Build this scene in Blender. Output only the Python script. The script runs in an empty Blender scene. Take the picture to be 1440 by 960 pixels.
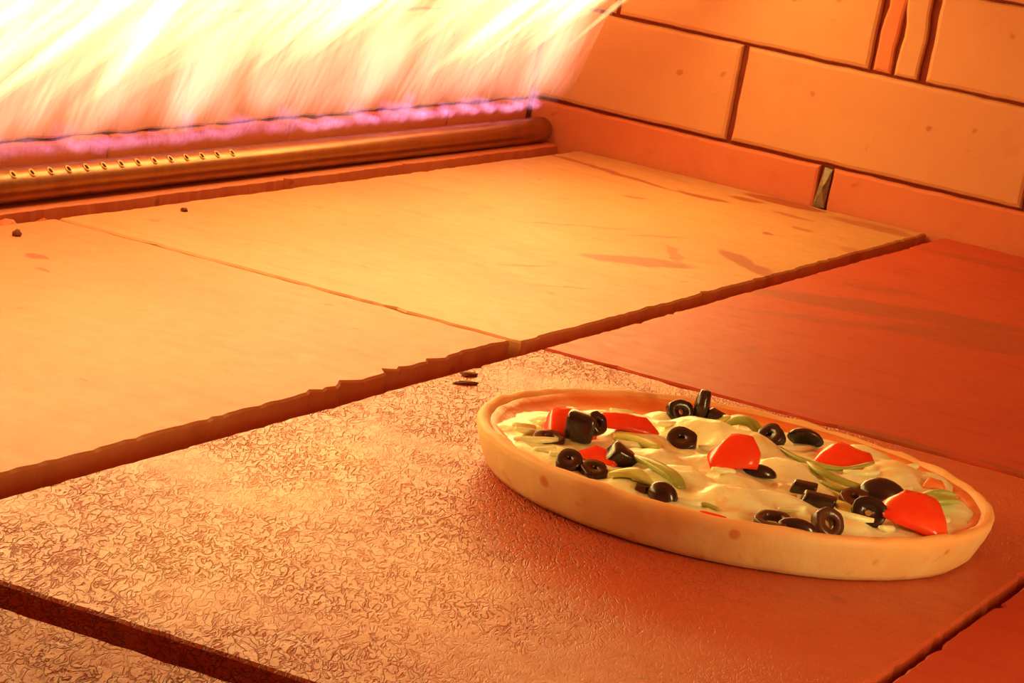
import bpy, bmesh, math, random
from mathutils import Vector, Matrix, noise

# ------------------------------------------------------------------ camera, world, exposure
sc = bpy.context.scene
COL = sc.collection
PI = math.pi

def cam_matrix(loc, yaw, pitch, roll):
    d = Vector((-math.sin(yaw) * math.cos(pitch), math.cos(yaw) * math.cos(pitch), -math.sin(pitch)))
    r = d.cross(Vector((0, 0, 1))).normalized()
    u = r.cross(d)
    c, s = math.cos(roll), math.sin(roll)
    r2, u2 = c * r + s * u, -s * r + c * u
    m = Matrix((r2, u2, -d)).transposed().to_4x4()
    m.translation = loc
    return m

cam_d = bpy.data.cameras.new('camera')
cam_d.sensor_width = 36.0
cam_d.lens = 36.0 * 4336.16 / 1440.0
cam_d.clip_start, cam_d.clip_end = 0.02, 50
cam = bpy.data.objects.new('camera', cam_d)
COL.objects.link(cam)
cam.matrix_world = cam_matrix(Vector((0.77088, -1.97716, 0.41344)), math.radians(21.8873), math.radians(11.0044), math.radians(10.6005))
sc.camera = cam

world = bpy.data.worlds.new('reddish_fill')  # reddish ambient fill added to lift the shaded front of the crust
sc.world = world
world.use_nodes = True
bg = world.node_tree.nodes['Background']
bg.inputs['Color'].default_value = (1.0, 0.24, 0.08, 1)
bg.inputs['Strength'].default_value = 0.26

sc.view_settings.view_transform = 'Standard'
sc.view_settings.look = 'None'
sc.view_settings.exposure = -0.10
sc.view_settings.gamma = 1.0
sc.view_settings.use_curve_mapping = False
sc.cycles.transparent_max_bounces = 64
sc.cycles.max_bounces = 10
sc.cycles.diffuse_bounces = 6

FLAME_RGB = (1.0, 0.68, 0.19)
CORE_STRENGTH = 9.0
TONGUE_STRENGTH = 0.47

# low light added out of frame to brighten the crust's right end
la = bpy.data.lights.new('added_side_light', 'AREA')
la.energy = 8.0
la.color = (1.0, 0.72, 0.26)
la.shape = 'RECTANGLE'
la.size, la.size_y = 0.8, 0.06
lo = bpy.data.objects.new('added_side_light', la)
COL.objects.link(lo)
lo.location = (1.00, -0.55, 0.06)
lo.rotation_euler = Vector((-1, 0.03, 0.0)).to_track_quat('-Z', 'Z').to_euler()

# ------------------------------------------------------------------ helpers
def mesh_obj(name, bm, mat, parent=None, smooth=False, recalc=True):
    if recalc:
        bmesh.ops.recalc_face_normals(bm, faces=bm.faces[:])
    me = bpy.data.meshes.new(name)
    bm.to_mesh(me)
    bm.free()
    if smooth:
        for p in me.polygons:
            p.use_smooth = True
    if mat:
        me.materials.append(mat)
    o = bpy.data.objects.new(name, me)
    COL.objects.link(o)
    if parent is not None:
        o.parent = parent
    return o

def tag(o, label=None, cat=None, group=None, kind=None):
    if label: o['label'] = label
    if cat: o['category'] = cat
    if group: o['group'] = group
    if kind: o['kind'] = kind
    return o

def empty(name, loc):
    o = bpy.data.objects.new(name, None)
    o.empty_display_size = 0.02
    COL.objects.link(o)
    o.location = loc
    return o

class NT:
    def __init__(s, name):
        s.m = bpy.data.materials.new(name)
        s.m.use_nodes = True
        s.t = s.m.node_tree
        s.t.nodes.clear()
        s.out = s.t.nodes.new('ShaderNodeOutputMaterial')
    def n(s, ty, **kw):
        nd = s.t.nodes.new(ty)
        for k, v in kw.items():
            setattr(nd, k, v)
        return nd
    def l(s, a, b):
        s.t.links.new(a, b)
    def val(s, sock, v):
        if hasattr(v, 'is_linked') or isinstance(v, bpy.types.NodeSocket):
            s.l(v, sock)
        else:
            sock.default_value = v
    def math(s, op, a, b=0.0, c=0.0, clamp=False):
        nd = s.n('ShaderNodeMath', operation=op)
        nd.use_clamp = clamp
        for i, v in enumerate((a, b, c)):
            s.val(nd.inputs[i], v)
        return nd.outputs[0]
    def mix(s, f, a, b, blend='MIX'):
        nd = s.n('ShaderNodeMix', data_type='RGBA', blend_type=blend)
        s.val(nd.inputs[0], f)
        for i, v in ((6, a), (7, b)):
            if isinstance(v, tuple):
                nd.inputs[i].default_value = (*v[:3], 1)
            else:
                s.l(v, nd.inputs[i])
        return nd.outputs[2]
    def ramp(s, f, lo, hi, a=0.0, b=1.0):
        nd = s.n('ShaderNodeMapRange')
        nd.interpolation_type = 'SMOOTHSTEP'
        s.val(nd.inputs['Value'], f)
        nd.inputs['From Min'].default_value = lo
        nd.inputs['From Max'].default_value = hi
        nd.inputs['To Min'].default_value = a
        nd.inputs['To Max'].default_value = b
        return nd.outputs[0]
    def coords(s, scale=(1, 1, 1), rot=(0, 0, 0), loc=(0, 0, 0), kind='Object'):
        tc = s.n('ShaderNodeTexCoord')
        mp = s.n('ShaderNodeMapping')
        mp.inputs['Scale'].default_value = scale
        mp.inputs['Rotation'].default_value = rot
        mp.inputs['Location'].default_value = loc
        s.l(tc.outputs[kind], mp.inputs[0])
        return mp.outputs[0]
    def noise(s, vec, scale, detail=3.0, rough=0.55, dist=0.0):
        nd = s.n('ShaderNodeTexNoise')
        s.l(vec, nd.inputs['Vector'])
        nd.inputs['Scale'].default_value = scale
        nd.inputs['Detail'].default_value = detail
        nd.inputs['Roughness'].default_value = rough
        nd.inputs['Distortion'].default_value = dist
        return nd.outputs[0]
    def bsdf(s, base, rough, bump=None, bump_dist=0.001, bump_str=1.0, spec=0.5, sss=0.0, sss_r=(0.004, 0.002, 0.001)):
        b = s.n('ShaderNodeBsdfPrincipled')
        if isinstance(base, tuple):
            b.inputs['Base Color'].default_value = (*base[:3], 1)
        else:
            s.l(base, b.inputs['Base Color'])
        s.val(b.inputs['Roughness'], rough)
        b.inputs['Specular IOR Level'].default_value = spec
        if sss:
            b.inputs['Subsurface Weight'].default_value = sss
            b.inputs['Subsurface Radius'].default_value = sss_r
            b.inputs['Subsurface Scale'].default_value = 1.0
        if bump is not None:
            bn = s.n('ShaderNodeBump')
            bn.inputs['Strength'].default_value = bump_str
            bn.inputs['Distance'].default_value = bump_dist
            s.l(bump, bn.inputs['Height'])
            s.l(bn.outputs[0], b.inputs['Normal'])
        s.l(b.outputs[0], s.out.inputs[0])
        return b

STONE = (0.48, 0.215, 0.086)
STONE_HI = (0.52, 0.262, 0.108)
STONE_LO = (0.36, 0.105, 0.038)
STAIN = (0.30, 0.052, 0.018)

def stone_mat(name, base=STONE, hi=STONE_HI, lo=STONE_LO, rough=0.5, crackle=0.0, stains=(), streak=0.35, bump=0.0006, spec=0.5, seed=0.0, streak_rot=0.35, pale=(), crackle_fade=(0.0, 0.13, 0.12)):
    """fired clay / refractory slab: mottled colour, faint drag streaks, optional crackled glaze, stains (x, y, rx, ry, angle, strength)"""
    t = NT(name)
    v = t.coords(loc=(seed, seed * 1.7, 0))
    big = t.noise(v, 5.0, 4.0, 0.6)
    fine = t.noise(v, 60.0, 5.0, 0.65)
    vs = t.coords(scale=(1, 5, 1), rot=(0, 0, streak_rot), loc=(seed, 0, 0))
    st = t.noise(vs, 8.0, 5.0, 0.65, 0.6)
    c = t.mix(t.ramp(big, 0.35, 0.72), base, hi)
    c = t.mix(t.math('MULTIPLY', t.ramp(st, 0.52, 0.75), streak), c, lo)
    c = t.mix(t.math('MULTIPLY', t.ramp(fine, 0.60, 0.78), 0.35), c, lo)
    height = t.math('MULTIPLY_ADD', fine, 0.6, t.math('MULTIPLY', big, 0.6))
    if crackle > 0:
        tcc = t.n('ShaderNodeTexCoord')
        mpc = t.n('ShaderNodeMapping', vector_type='TEXTURE')
        mpc.inputs['Rotation'].default_value = (0, 0, 0.38)
        mpc.inputs['Scale'].default_value = (1.0, 2.8, 1.0)
        mpc.inputs['Location'].default_value = (seed, 0, 0)
        t.l(tcc.outputs['Object'], mpc.inputs[0])
        vc = mpc.outputs[0]
        wob = t.noise(vc, 200.0, 1.5, 0.5, 1.0)
        ridged = t.math('ABSOLUTE', t.math('SUBTRACT', wob, 0.5))
        worm = t.ramp(ridged, 0.0, 0.06, 1.0, 0.0)
        wob2 = t.noise(vc, 430.0, 2.0, 0.6, 0.6)
        grain = t.ramp(wob2, 0.50, 0.68)
        area = t.ramp(t.noise(v, 9.0, 3.0, 0.6), 0.36, 0.62, 0.15, 1.0)
        spx = t.n('ShaderNodeSeparateXYZ')
        t.l(v, spx.inputs[0])
        # the crackle is weaker on the side away from the burner
        area = t.math('MULTIPLY', area, t.ramp(t.math('ADD', t.math('SUBTRACT', spx.outputs[0], seed), t.math('MULTIPLY_ADD', big, 0.12, -0.06)), crackle_fade[0], crackle_fade[1], 1.0, crackle_fade[2]))
        grain = t.math('MULTIPLY', grain, t.math('MULTIPLY_ADD', area, 0.8, 0.2))
        wormf = t.math('MULTIPLY', t.math('MULTIPLY', worm, area), crackle)
        c = t.mix(t.math('MULTIPLY', grain, crackle * 0.55), c, lo)
        c = t.mix(wormf, c, (lo[0] * 1.1, lo[1] * 0.55, lo[2] * 0.4))
        height = t.math('SUBTRACT', height, t.math('MULTIPLY', wormf, 2.2))
        height = t.math('SUBTRACT', height, t.math('MULTIPLY', grain, 0.9 * crackle))
    tc = t.n('ShaderNodeTexCoord')
    wobv = t.n('ShaderNodeVectorMath', operation='MULTIPLY_ADD')
    nz = t.n('ShaderNodeTexNoise')
    t.l(tc.outputs['Object'], nz.inputs['Vector'])
    nz.inputs['Scale'].default_value = 26.0
    nz.inputs['Detail'].default_value = 4.0
    t.l(nz.outputs[1], wobv.inputs[0])
    wobv.inputs[1].default_value = (0.03, 0.03, 0.0)
    t.l(tc.outputs['Object'], wobv.inputs[2])
    def ellipse(x, y, rx, ry, an):
        mp = t.n('ShaderNodeMapping', vector_type='TEXTURE')
        mp.inputs['Location'].default_value = (x + 0.015, y + 0.015, 0)
        mp.inputs['Rotation'].default_value = (0, 0, an)
        mp.inputs['Scale'].default_value = (rx, ry, 1000)
        t.l(wobv.outputs[0], mp.inputs[0])
        ln = t.n('ShaderNodeVectorMath', operation='LENGTH')
        t.l(mp.outputs[0], ln.inputs[0])
        return ln.outputs['Value']
    for (x, y, rx, ry, an, s) in stains:
        c = t.mix(t.ramp(ellipse(x, y, rx, ry, an), 0.75, 1.1, s, 0.0), c, STAIN)
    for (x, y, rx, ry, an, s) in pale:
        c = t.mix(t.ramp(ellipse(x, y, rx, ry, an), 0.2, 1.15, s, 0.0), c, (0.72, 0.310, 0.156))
    if crackle > 0:
        rough = t.math('MULTIPLY_ADD', wormf, 0.4, rough)
    sk = t.noise(v, 34.0, 2.0, 0.5)
    c = t.mix(t.ramp(sk, 0.70, 0.76, 0.0, 0.55), c, STAIN)
    sk2 = t.noise(t.coords(loc=(seed + 4.2, 1.3, 0.7)), 14.0, 4.0, 0.6)
    c = t.mix(t.ramp(sk2, 0.58, 0.74, 0.0, 0.30), c, lo)
    rg = t.math('ADD', rough, t.math('MULTIPLY', t.math('SUBTRACT', fine, 0.5), 0.25), clamp=True)
    t.bsdf(c, rg, height, bump, 1.0, spec)
    return t.m

def plain(name, base, rough=0.6, spec=0.5, nscale=40.0, var=0.3, dark=None, bump=0.0004, metallic=0.0, sss=0.0):
    t = NT(name)
    v = t.coords()
    nz = t.noise(v, nscale, 4.0, 0.6)
    dk = dark or tuple(x * 0.55 for x in base)
    c = t.mix(t.math('MULTIPLY', t.ramp(nz, 0.4, 0.75), var), base, dk)
    b = t.bsdf(c, rough, nz, bump, 1.0, spec, sss)
    b.inputs['Metallic'].default_value = metallic
    return t.m

# ------------------------------------------------------------------ slab and brick builders
def ragged_slab(x0, x1, y0, y1, top, bottom, seed, step=0.009, amp=0.0022, chip=0.004, bev=0.0018):
    """flat slab with slightly chipped edges; origin at its own centre"""
    cx, cy = (x0 + x1) / 2, (y0 + y1) / 2
    rnd = random.Random(seed)
    pts = []
    def side(a, b, nrm):
        L = (Vector(b) - Vector(a)).length
        n = max(2, int(L / step))
        for i in range(n):
            q = Vector(a).lerp(Vector(b), i / n)
            e = noise.noise(Vector((q.x * 95, q.y * 95, seed))) * amp + noise.noise(Vector((q.x * 11, q.y * 11, seed + 9))) * amp * 0.8
            if rnd.random() < 0.05:
                e -= rnd.random() * chip
            if i == 0: e = -abs(e) * 0.3
            pts.append(q + Vector(nrm) * e)
    side((x0, y0), (x1, y0), (0, -1))
    side((x1, y0), (x1, y1), (1, 0))
    side((x1, y1), (x0, y1), (0, 1))
    side((x0, y1), (x0, y0), (-1, 0))
    bm = bmesh.new()
    n = len(pts)
    r0, r1, r2, r3 = [], [], [], []
    for i, q in enumerate(pts):
        a, b = pts[i - 1], pts[(i + 1) % n]
        tg = (b - a).normalized()
        inw = Vector((-tg.y, tg.x))
        k = q + inw * bev
        m = q + inw * (noise.noise(Vector((q.x * 40, q.y * 40, seed + 4))) * 0.0015)
        r0.append(bm.verts.new((k.x - cx, k.y - cy, top)))
        r1.append(bm.verts.new((q.x - cx, q.y - cy, top - bev * 0.8)))
        r2.append(bm.verts.new((m.x - cx, m.y - cy, (top + bottom) / 2)))
        r3.append(bm.verts.new((q.x - cx, q.y - cy, bottom)))
    bm.faces.new(r0)
    for A, B in ((r0, r1), (r1, r2), (r2, r3)):
        for i in range(n):
            j = (i + 1) % n
            bm.faces.new((A[i], B[i], B[j], A[j]))
    bm.faces.new(list(reversed(r3)))
    return bm, (cx, cy)

def brick_bm(u0, u1, z0, z1, depth, seed, bev=0.0035, amp=0.0009, step=0.012):
    """brick lying in a wall: local x along the wall, local y = 0 is the face plane, +y goes into the wall, edges rounded and a little uneven"""
    cu, cz = (u0 + u1) / 2, (z0 + z1) / 2
    out = []
    def side(a, b, nrm):
        a, b = Vector(a), Vector(b)
        n = max(2, int((b - a).length / step))
        for i in range(n):
            q = a.lerp(b, i / n)
            e = noise.noise(Vector((q.x * 40, q.y * 40, seed))) * amp * 1.5
            if i == 0: e = 0
            out.append(q + Vector(nrm) * e)
    side((u0, z0), (u1, z0), (0, -1)); side((u1, z0), (u1, z1), (1, 0))
    side((u1, z1), (u0, z1), (0, 1)); side((u0, z1), (u0, z0), (-1, 0))
    bm = bmesh.new()
    n = len(out)
    c = Vector((cu, cz))
    proud = noise.noise(Vector((seed, 3.3, 1.1))) * 0.0015
    def ring(inset, y):
        rr = []
        for q in out:
            dx = max(-inset, min(inset, (c.x - q.x))); dz = max(-inset, min(inset, (c.y - q.y)))
            # move inwards only from the sides the point lies on
            kx = dx if min(abs(q.x - u0), abs(q.x - u1)) < 0.004 else 0
            kz = dz if min(abs(q.y - z0), abs(q.y - z1)) < 0.004 else 0
            rr.append(bm.verts.new((q.x + kx - cu, y + proud, q.y + kz - cz)))
        return rr
    rings = [ring(bev, 0.0), ring(bev * 0.3, bev * 0.3), ring(0, bev), ring(0, depth)]
    bm.faces.new(list(reversed(rings[0])))
    for A, B in zip(rings, rings[1:]):
        for i in range(n):
            j = (i + 1) % n
            bm.faces.new((A[i], A[j], B[j], B[i]))
    bm.faces.new(rings[-1])
    return bm, (cu, cz)

def box_bm(x0, x1, y0, y1, z0, z1):
    bm = bmesh.new()
    v = [bm.verts.new((x, y, z)) for z in (z0, z1) for y in (y0, y1) for x in (x0, x1)]
    for f in ((0, 2, 3, 1), (4, 5, 7, 6), (0, 1, 5, 4), (2, 6, 7, 3), (0, 4, 6, 2), (1, 3, 7, 5)):
        bm.faces.new([v[i] for i in f])
    return bm

# ------------------------------------------------------------------ the oven shell
XW, YW = -0.470, 1.0373          # inner faces of the burner wall and of the side wall
Z1, Z2, Z3, Z4 = 0.0440, 0.1465, 0.2425, 0.345   # course joints
JH = 0.0015                       # half joint

m_bed = plain('groove_bed', (0.45, 0.12, 0.03), 0.9, 0.2, 60, 0.5)
m_mortar = plain('dark_mortar', (0.20, 0.030, 0.010), 0.9, 0.2, 80, 0.5)
m_brick = stone_mat('fired_brick', (0.54, 0.215, 0.090), (0.58, 0.255, 0.11), (0.46, 0.15, 0.058), 0.62, 0.0, (), 0.20, 0.0006, 0.30)
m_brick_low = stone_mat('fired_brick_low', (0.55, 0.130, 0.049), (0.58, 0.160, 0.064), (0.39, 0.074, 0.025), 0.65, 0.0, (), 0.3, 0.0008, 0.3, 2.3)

floor = tag(mesh_obj('floor', box_bm(-0.50, 1.15, -1.55, 1.15, -0.060, -0.032), m_bed), 'recessed mortar bed under the oven floor slabs', kind='structure')

def put_slab(x0, x1, y0, y1, mat, seed, top=0.0, **kw):
    bm, (cx, cy) = ragged_slab(x0, x1, y0, y1, top, -0.032, seed, **kw)
    o = mesh_obj('slab', bm, mat, floor)
    o.location = (cx, cy, 0)
    return o

def rel(x0, x1, y0, y1, lst):
    cx, cy = (x0 + x1) / 2, (y0 + y1) / 2
    return [(x - cx, y - cy, *r) for x, y, *r in lst]

R1 = (-0.403, -0.0175, 0.004, 1.034)      # far slab by the burner, towards the corner
R2 = (-0.403, -0.0240, -0.8060, -0.003)   # burner side, nearer
R3 = (0.0, 0.420, 0.0035, 1.034)          # far right
R4 = (0.0, 0.420, -0.8085, -0.0035)       # under the pizza
R5 = (0.4265, 1.02, -0.8085, 1.034)        # right of the pizza slab
R6 = (-0.460, 1.02, -1.50, -0.832)        # oven mouth

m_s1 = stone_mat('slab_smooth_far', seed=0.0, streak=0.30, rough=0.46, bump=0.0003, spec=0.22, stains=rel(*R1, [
    (-0.105, 0.45, 0.020, 0.060, -0.62, 0.8), (-0.050, 0.575, 0.016, 0.060, 0.75, 0.75), (-0.10, 0.53, 0.006, 0.05, 0.5, 0.6), (-0.25, 0.80, 0.012, 0.012, 0, 0.6), (-0.02, 0.80, 0.02, 0.02, 0, 0.4), (-0.10, 0.78, 0.006, 0.01, 0, 0.8), (-0.205, 0.555, 0.0035, 0.075, -0.55, 0.55),
    (-0.150, 0.60, 0.003, 0.05, -0.5, 0.6),
    (-0.335, 0.935, 0.10, 0.010, -0.30, 0.75), (-0.22, 0.915, 0.030, 0.014, -0.1, 0.8), (-0.19, 0.97, 0.022, 0.014, 0.2, 0.8),
    (-0.165, 1.01, 0.045, 0.022, 0.0, 0.85), (-0.13, 0.93, 0.025, 0.010, 0.0, 0.6), (-0.06, 0.99, 0.05, 0.022, 0.0, 0.55), (-0.095, 0.86, 0.012, 0.010, 0.0, 0.6),
    (-0.145, 0.30, 0.004, 0.03, -0.6, 0.5), (-0.09, 0.25, 0.003, 0.03, -0.8, 0.5)]),
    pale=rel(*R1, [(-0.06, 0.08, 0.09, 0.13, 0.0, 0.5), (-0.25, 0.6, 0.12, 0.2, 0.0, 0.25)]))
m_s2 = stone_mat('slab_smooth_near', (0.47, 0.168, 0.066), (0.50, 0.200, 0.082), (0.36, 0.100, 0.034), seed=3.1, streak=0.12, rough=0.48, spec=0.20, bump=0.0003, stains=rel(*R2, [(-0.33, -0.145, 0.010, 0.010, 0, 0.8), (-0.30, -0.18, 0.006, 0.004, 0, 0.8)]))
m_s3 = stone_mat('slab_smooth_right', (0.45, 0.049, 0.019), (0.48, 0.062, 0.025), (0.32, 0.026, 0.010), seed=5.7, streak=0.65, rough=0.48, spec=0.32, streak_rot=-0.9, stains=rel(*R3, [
    (0.10, 0.52, 0.035, 0.14, -0.95, 0.75), (0.20, 0.50, 0.05, 0.12, -0.8, 0.6), (0.09, 0.40, 0.015, 0.10, -0.9, 0.55), (0.06, 0.62, 0.012, 0.04, -0.9, 0.6), (0.26, 0.005, 0.045, 0.018, 0, 0.95),
    (0.36, 0.01, 0.05, 0.010, 0, 0.7), (0.07, 0.93, 0.06, 0.02, 0.1, 0.6), (0.14, 0.98, 0.05, 0.03, 0, 0.5)]))
m_s4 = stone_mat('slab_crackled', (0.49, 0.084, 0.032), (0.53, 0.111, 0.047), (0.30, 0.036, 0.012), seed=1.3, crackle=0.60, streak=0.25, rough=0.40, spec=0.43, bump=0.0007,
                 stains=rel(*R4, [(0.27, -0.37, 0.045, 0.05, 0.3, 0.12)]),
                 pale=rel(*R4, [(0.07, -0.50, 0.07, 0.16, 0.2, 0.8), (0.12, -0.68, 0.06, 0.14, 0.2, 0.8), (0.05, -0.42, 0.02, 0.04, 0.3, 0.9), (0.20, -0.62, 0.05, 0.16, 0.35, 0.5), (0.10, -0.20, 0.05, 0.16, 0.2, 0.7), (0.13, -0.02, 0.05, 0.05, 0, 0.6)]))  # pale mottling that also paints the flame's glints and the brighter burner side
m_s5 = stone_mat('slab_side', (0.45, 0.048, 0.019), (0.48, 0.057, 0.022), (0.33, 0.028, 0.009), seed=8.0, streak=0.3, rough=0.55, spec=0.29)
m_s6 = stone_mat('slab_coarse', (0.47, 0.108, 0.043), (0.50, 0.143, 0.060), (0.25, 0.039, 0.013), seed=4.4, crackle=0.85, streak=0.45, rough=0.5, spec=0.32, bump=0.0016, streak_rot=0.1, crackle_fade=(0.5, 0.8, 0.5))

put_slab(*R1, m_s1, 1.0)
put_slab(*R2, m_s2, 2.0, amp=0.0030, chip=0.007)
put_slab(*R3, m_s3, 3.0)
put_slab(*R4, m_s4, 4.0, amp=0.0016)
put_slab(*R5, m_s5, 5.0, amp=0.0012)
put_slab(*R6, m_s6, 6.0, top=-0.003)

# low ledge that carries the burner pipe
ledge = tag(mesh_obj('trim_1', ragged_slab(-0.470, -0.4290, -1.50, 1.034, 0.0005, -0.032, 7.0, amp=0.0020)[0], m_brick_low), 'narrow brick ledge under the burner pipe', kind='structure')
ledge.location = ((-0.470 - 0.4290) / 2, (-1.50 + 1.034) / 2, 0)

# right wall: plane y = YW facing the camera
wall_r = tag(mesh_obj('wall_right', box_bm(-0.52, 1.15, YW + 0.007, YW + 0.13, -0.06, 0.50), m_mortar), 'orange firebrick wall on the right of the oven', kind='structure')
def brick_r(u0, u1, z0, z1, seed, mat=None, name='brick', **kw):
    bm, (cu, cz) = brick_bm(u0, u1, z0, z1, 0.06, seed, **kw)
    o = mesh_obj(name, bm, mat or m_brick, wall_r)
    o.location = (cu, YW, cz)
    return o
for k, (u0, u1) in enumerate(((-0.468, -0.1420), (-0.1275, 0.195), (0.200, 0.52), (0.525, 0.84), (0.845, 1.12))):
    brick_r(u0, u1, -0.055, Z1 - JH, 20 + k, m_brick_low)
for k, (u0, u1) in enumerate(((-0.468, -0.2487), (-0.2432, 0.0700), (0.0755, 0.39), (0.395, 0.71), (0.715, 1.12))):
    brick_r(u0, u1, Z1 + JH, Z2 - JH, 30 + k, bev=0.0045)
for k, (u0, u1) in enumerate(((-0.468, -0.395), (-0.390, -0.1130), (-0.0530, 0.262), (0.267, 0.58), (0.585, 0.90), (0.905, 1.12))):
    brick_r(u0, u1, Z2 + JH, Z3 - JH, 40 + k, bev=0.0045)
for k, (u0, u1) in enumerate(((-0.468, -0.25), (-0.245, 0.07), (0.075, 0.39), (0.395, 0.71), (0.715, 1.12))):
    brick_r(u0, u1, Z3 + JH, Z4 - JH, 50 + k)
for k, (u0, u1) in enumerate(((-0.468, -0.39), (-0.385, -0.07), (-0.065, 0.25), (0.255, 0.57), (0.575, 0.89), (0.895, 1.12))):
    brick_r(u0, u1, Z4 + JH, 0.445, 60 + k)
# two cut slivers closing the gap in the third course
o = brick_r(-0.1085, -0.0890, Z2 + JH, Z3 - JH, 71, m_brick_low, 'brick_sliver', amp=0.0022); o.rotation_euler = (0, 0.02, 0); o.location.y += 0.002
o = brick_r(-0.0870, -0.0620, Z2 + JH, Z3 - JH, 72, m_brick, 'brick_sliver', amp=0.0026); o.rotation_euler = (0, -0.015, 0); o.location.y += 0.0005
# pale stone wedge stuck in the joint of the lowest course
bm = bmesh.new()
vv = [bm.verts.new(p) for p in ((-0.0075, 0, -0.022), (0.0050, 0.001, -0.021), (0.0058, 0.002, 0.019), (-0.0030, 0.003, 0.020), (0.0004, -0.005, -0.002),
                                (-0.0075, 0.03, -0.022), (0.0050, 0.03, -0.021), (0.0058, 0.03, 0.019), (-0.0030, 0.03, 0.020))]
for f in ((0, 1, 4), (1, 2, 4), (2, 3, 4), (3, 0, 4), (0, 5, 6, 1), (1, 6, 7, 2), (2, 7, 8, 3), (3, 8, 5, 0), (5, 8, 7, 6)):
    bm.faces.new([vv[i] for i in f])
m_chip = plain('stone_chip', (0.26, 0.17, 0.09), 0.45, 0.4, 160, 0.9, (0.05, 0.03, 0.015))
o = tag(mesh_obj('stone_chip', bm, m_chip, wall_r), 'pale wedge of stone in the joint of the lowest course')
o.location = (-0.1345, YW - 0.0005, 0.0215)

# burner wall: plane x = XW, facing +x (local brick y axis -> -x)
wall_l = tag(mesh_obj('wall_left', box_bm(XW - 0.13, XW - 0.007, -1.50, YW + 0.10, -0.06, 0.50), m_mortar), 'firebrick wall behind the gas burner', kind='structure')
def brick_l(u0, u1, z0, z1, seed, mat=None, proud=0.0, **kw):
    bm, (cu, cz) = brick_bm(u0, u1, z0, z1, 0.05, seed, **kw)
    bmesh.ops.rotate(bm, verts=bm.verts[:], cent=(0, 0, 0), matrix=Matrix.Rotation(PI / 2, 3, 'Z'))
    o = mesh_obj('brick', bm, mat or m_brick, wall_l)
    o.location = (XW + proud, cu, cz)
    return o
ZL1 = 0.0415
lo_j = [-1.49, -1.10, -0.78, -0.46, -0.14, 0.175, 0.489, 0.832, YW - 0.002]
for k in range(len(lo_j) - 1):
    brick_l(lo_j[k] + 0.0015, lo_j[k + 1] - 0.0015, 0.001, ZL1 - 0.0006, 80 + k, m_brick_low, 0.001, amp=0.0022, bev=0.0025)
j2 = [-1.49, -1.28, -0.965, -0.65, -0.335, -0.02, 0.2925, 0.607, 0.922, YW - 0.002]
for k in range(len(j2) - 1):
    brick_l(j2[k] + 0.0020, j2[k + 1] - 0.0020, ZL1 + 0.0012, 0.1385, 90 + k, None, 0.0, amp=0.0016, bev=0.0025)
j3 = [-1.49, -1.12, -0.805, -0.49, -0.175, 0.14, 0.455, 0.77, YW - 0.002]
for k in range(len(j3) - 1):
    brick_l(j3[k] + 0.0020, j3[k + 1] - 0.0020, 0.1410, 0.2375, 100 + k, bev=0.0025)
    brick_l(j2[k] + 0.0020, j2[k + 1] - 0.0020, 0.2415, 0.3375, 110 + k)
    brick_l(j3[k] + 0.0020, j3[k + 1] - 0.0020, 0.3415, 0.4450, 120 + k)
brick_l(j2[8] + 0.0020, j2[9] - 0.0020, 0.2415, 0.3375, 119)

# arched roof of the oven and the far side wall (out of the frame, they close the chamber)
bm = bmesh.new()
prev = None
for i in range(17):
    a = i / 16
    x = -0.60 + 1.75 * a
    z = 0.435 + 0.10 * math.sin(PI * a)
    row = [bm.verts.new(q) for q in ((x, -0.95, z), (x, 1.16, z), (x, 1.16, z + 0.06), (x, -0.95, z + 0.06))]
    if prev:
        for k in range(4):
            bm.faces.new((prev[k], prev[(k + 1) % 4], row[(k + 1) % 4], row[k]))
    else:
        bm.faces.new(row)
    prev = row
bm.faces.new(list(reversed(prev)))
tag(mesh_obj('ceiling', bm, m_brick), 'low brick vault closing the oven', kind='structure')
tag(mesh_obj('wall_side', box_bm(1.03, 1.15, -0.10, 1.04, -0.032, 0.50), m_brick), 'plain brick wall opposite the burner', kind='structure')

# ------------------------------------------------------------------ gas burner pipe
def pipe_metal():
    t = NT('scaled_steel')
    v = t.coords(scale=(1, 1, 0.25))
    nz = t.noise(v, 40.0, 5.0, 0.6)
    c = t.mix(t.ramp(nz, 0.35, 0.8), (0.38, 0.155, 0.05), (0.28, 0.105, 0.035))
    b = t.bsdf(c, 0.30, nz, 0.0002, 1.0, 0.5)
    b.inputs['Metallic'].default_value = 0.85
    return t.m
m_pipe = pipe_metal()
PR = 0.0138
pipe = tag(empty('burner_pipe', (-0.4475, 1.029, 0.0130)), 'scaled brown steel gas burner pipe lying along the back brick wall', 'pipe')
slope = math.atan2(0.0035, 1.6)
bm = bmesh.new()
NS = 28
prof = [(0.0, PR - 0.006), (0.0, PR - 0.004), (0.0015, PR - 0.0015), (0.005, PR)] + [(0.005 + 0.06 * i, PR + 0.00025 * noise.noise(Vector((i * 3.1, 0, 0)))) for i in range(1, 42)]
rings = []
for (s, r) in prof:
    rings.append([bm.verts.new((r * math.cos(2 * PI * k / NS), -s, r * math.sin(2 * PI * k / NS))) for k in range(NS)])
for A, B in zip(rings, rings[1:]):
    for k in range(NS):
        bm.faces.new((A[k], A[(k + 1) % NS], B[(k + 1) % NS], B[k]))
bm.faces.new(rings[0]); bm.faces.new(list(reversed(rings[-1])))
tube = mesh_obj('tube', bm, m_pipe, pipe, smooth=True)
pipe.rotation_euler = (-slope, 0, 0)
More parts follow.
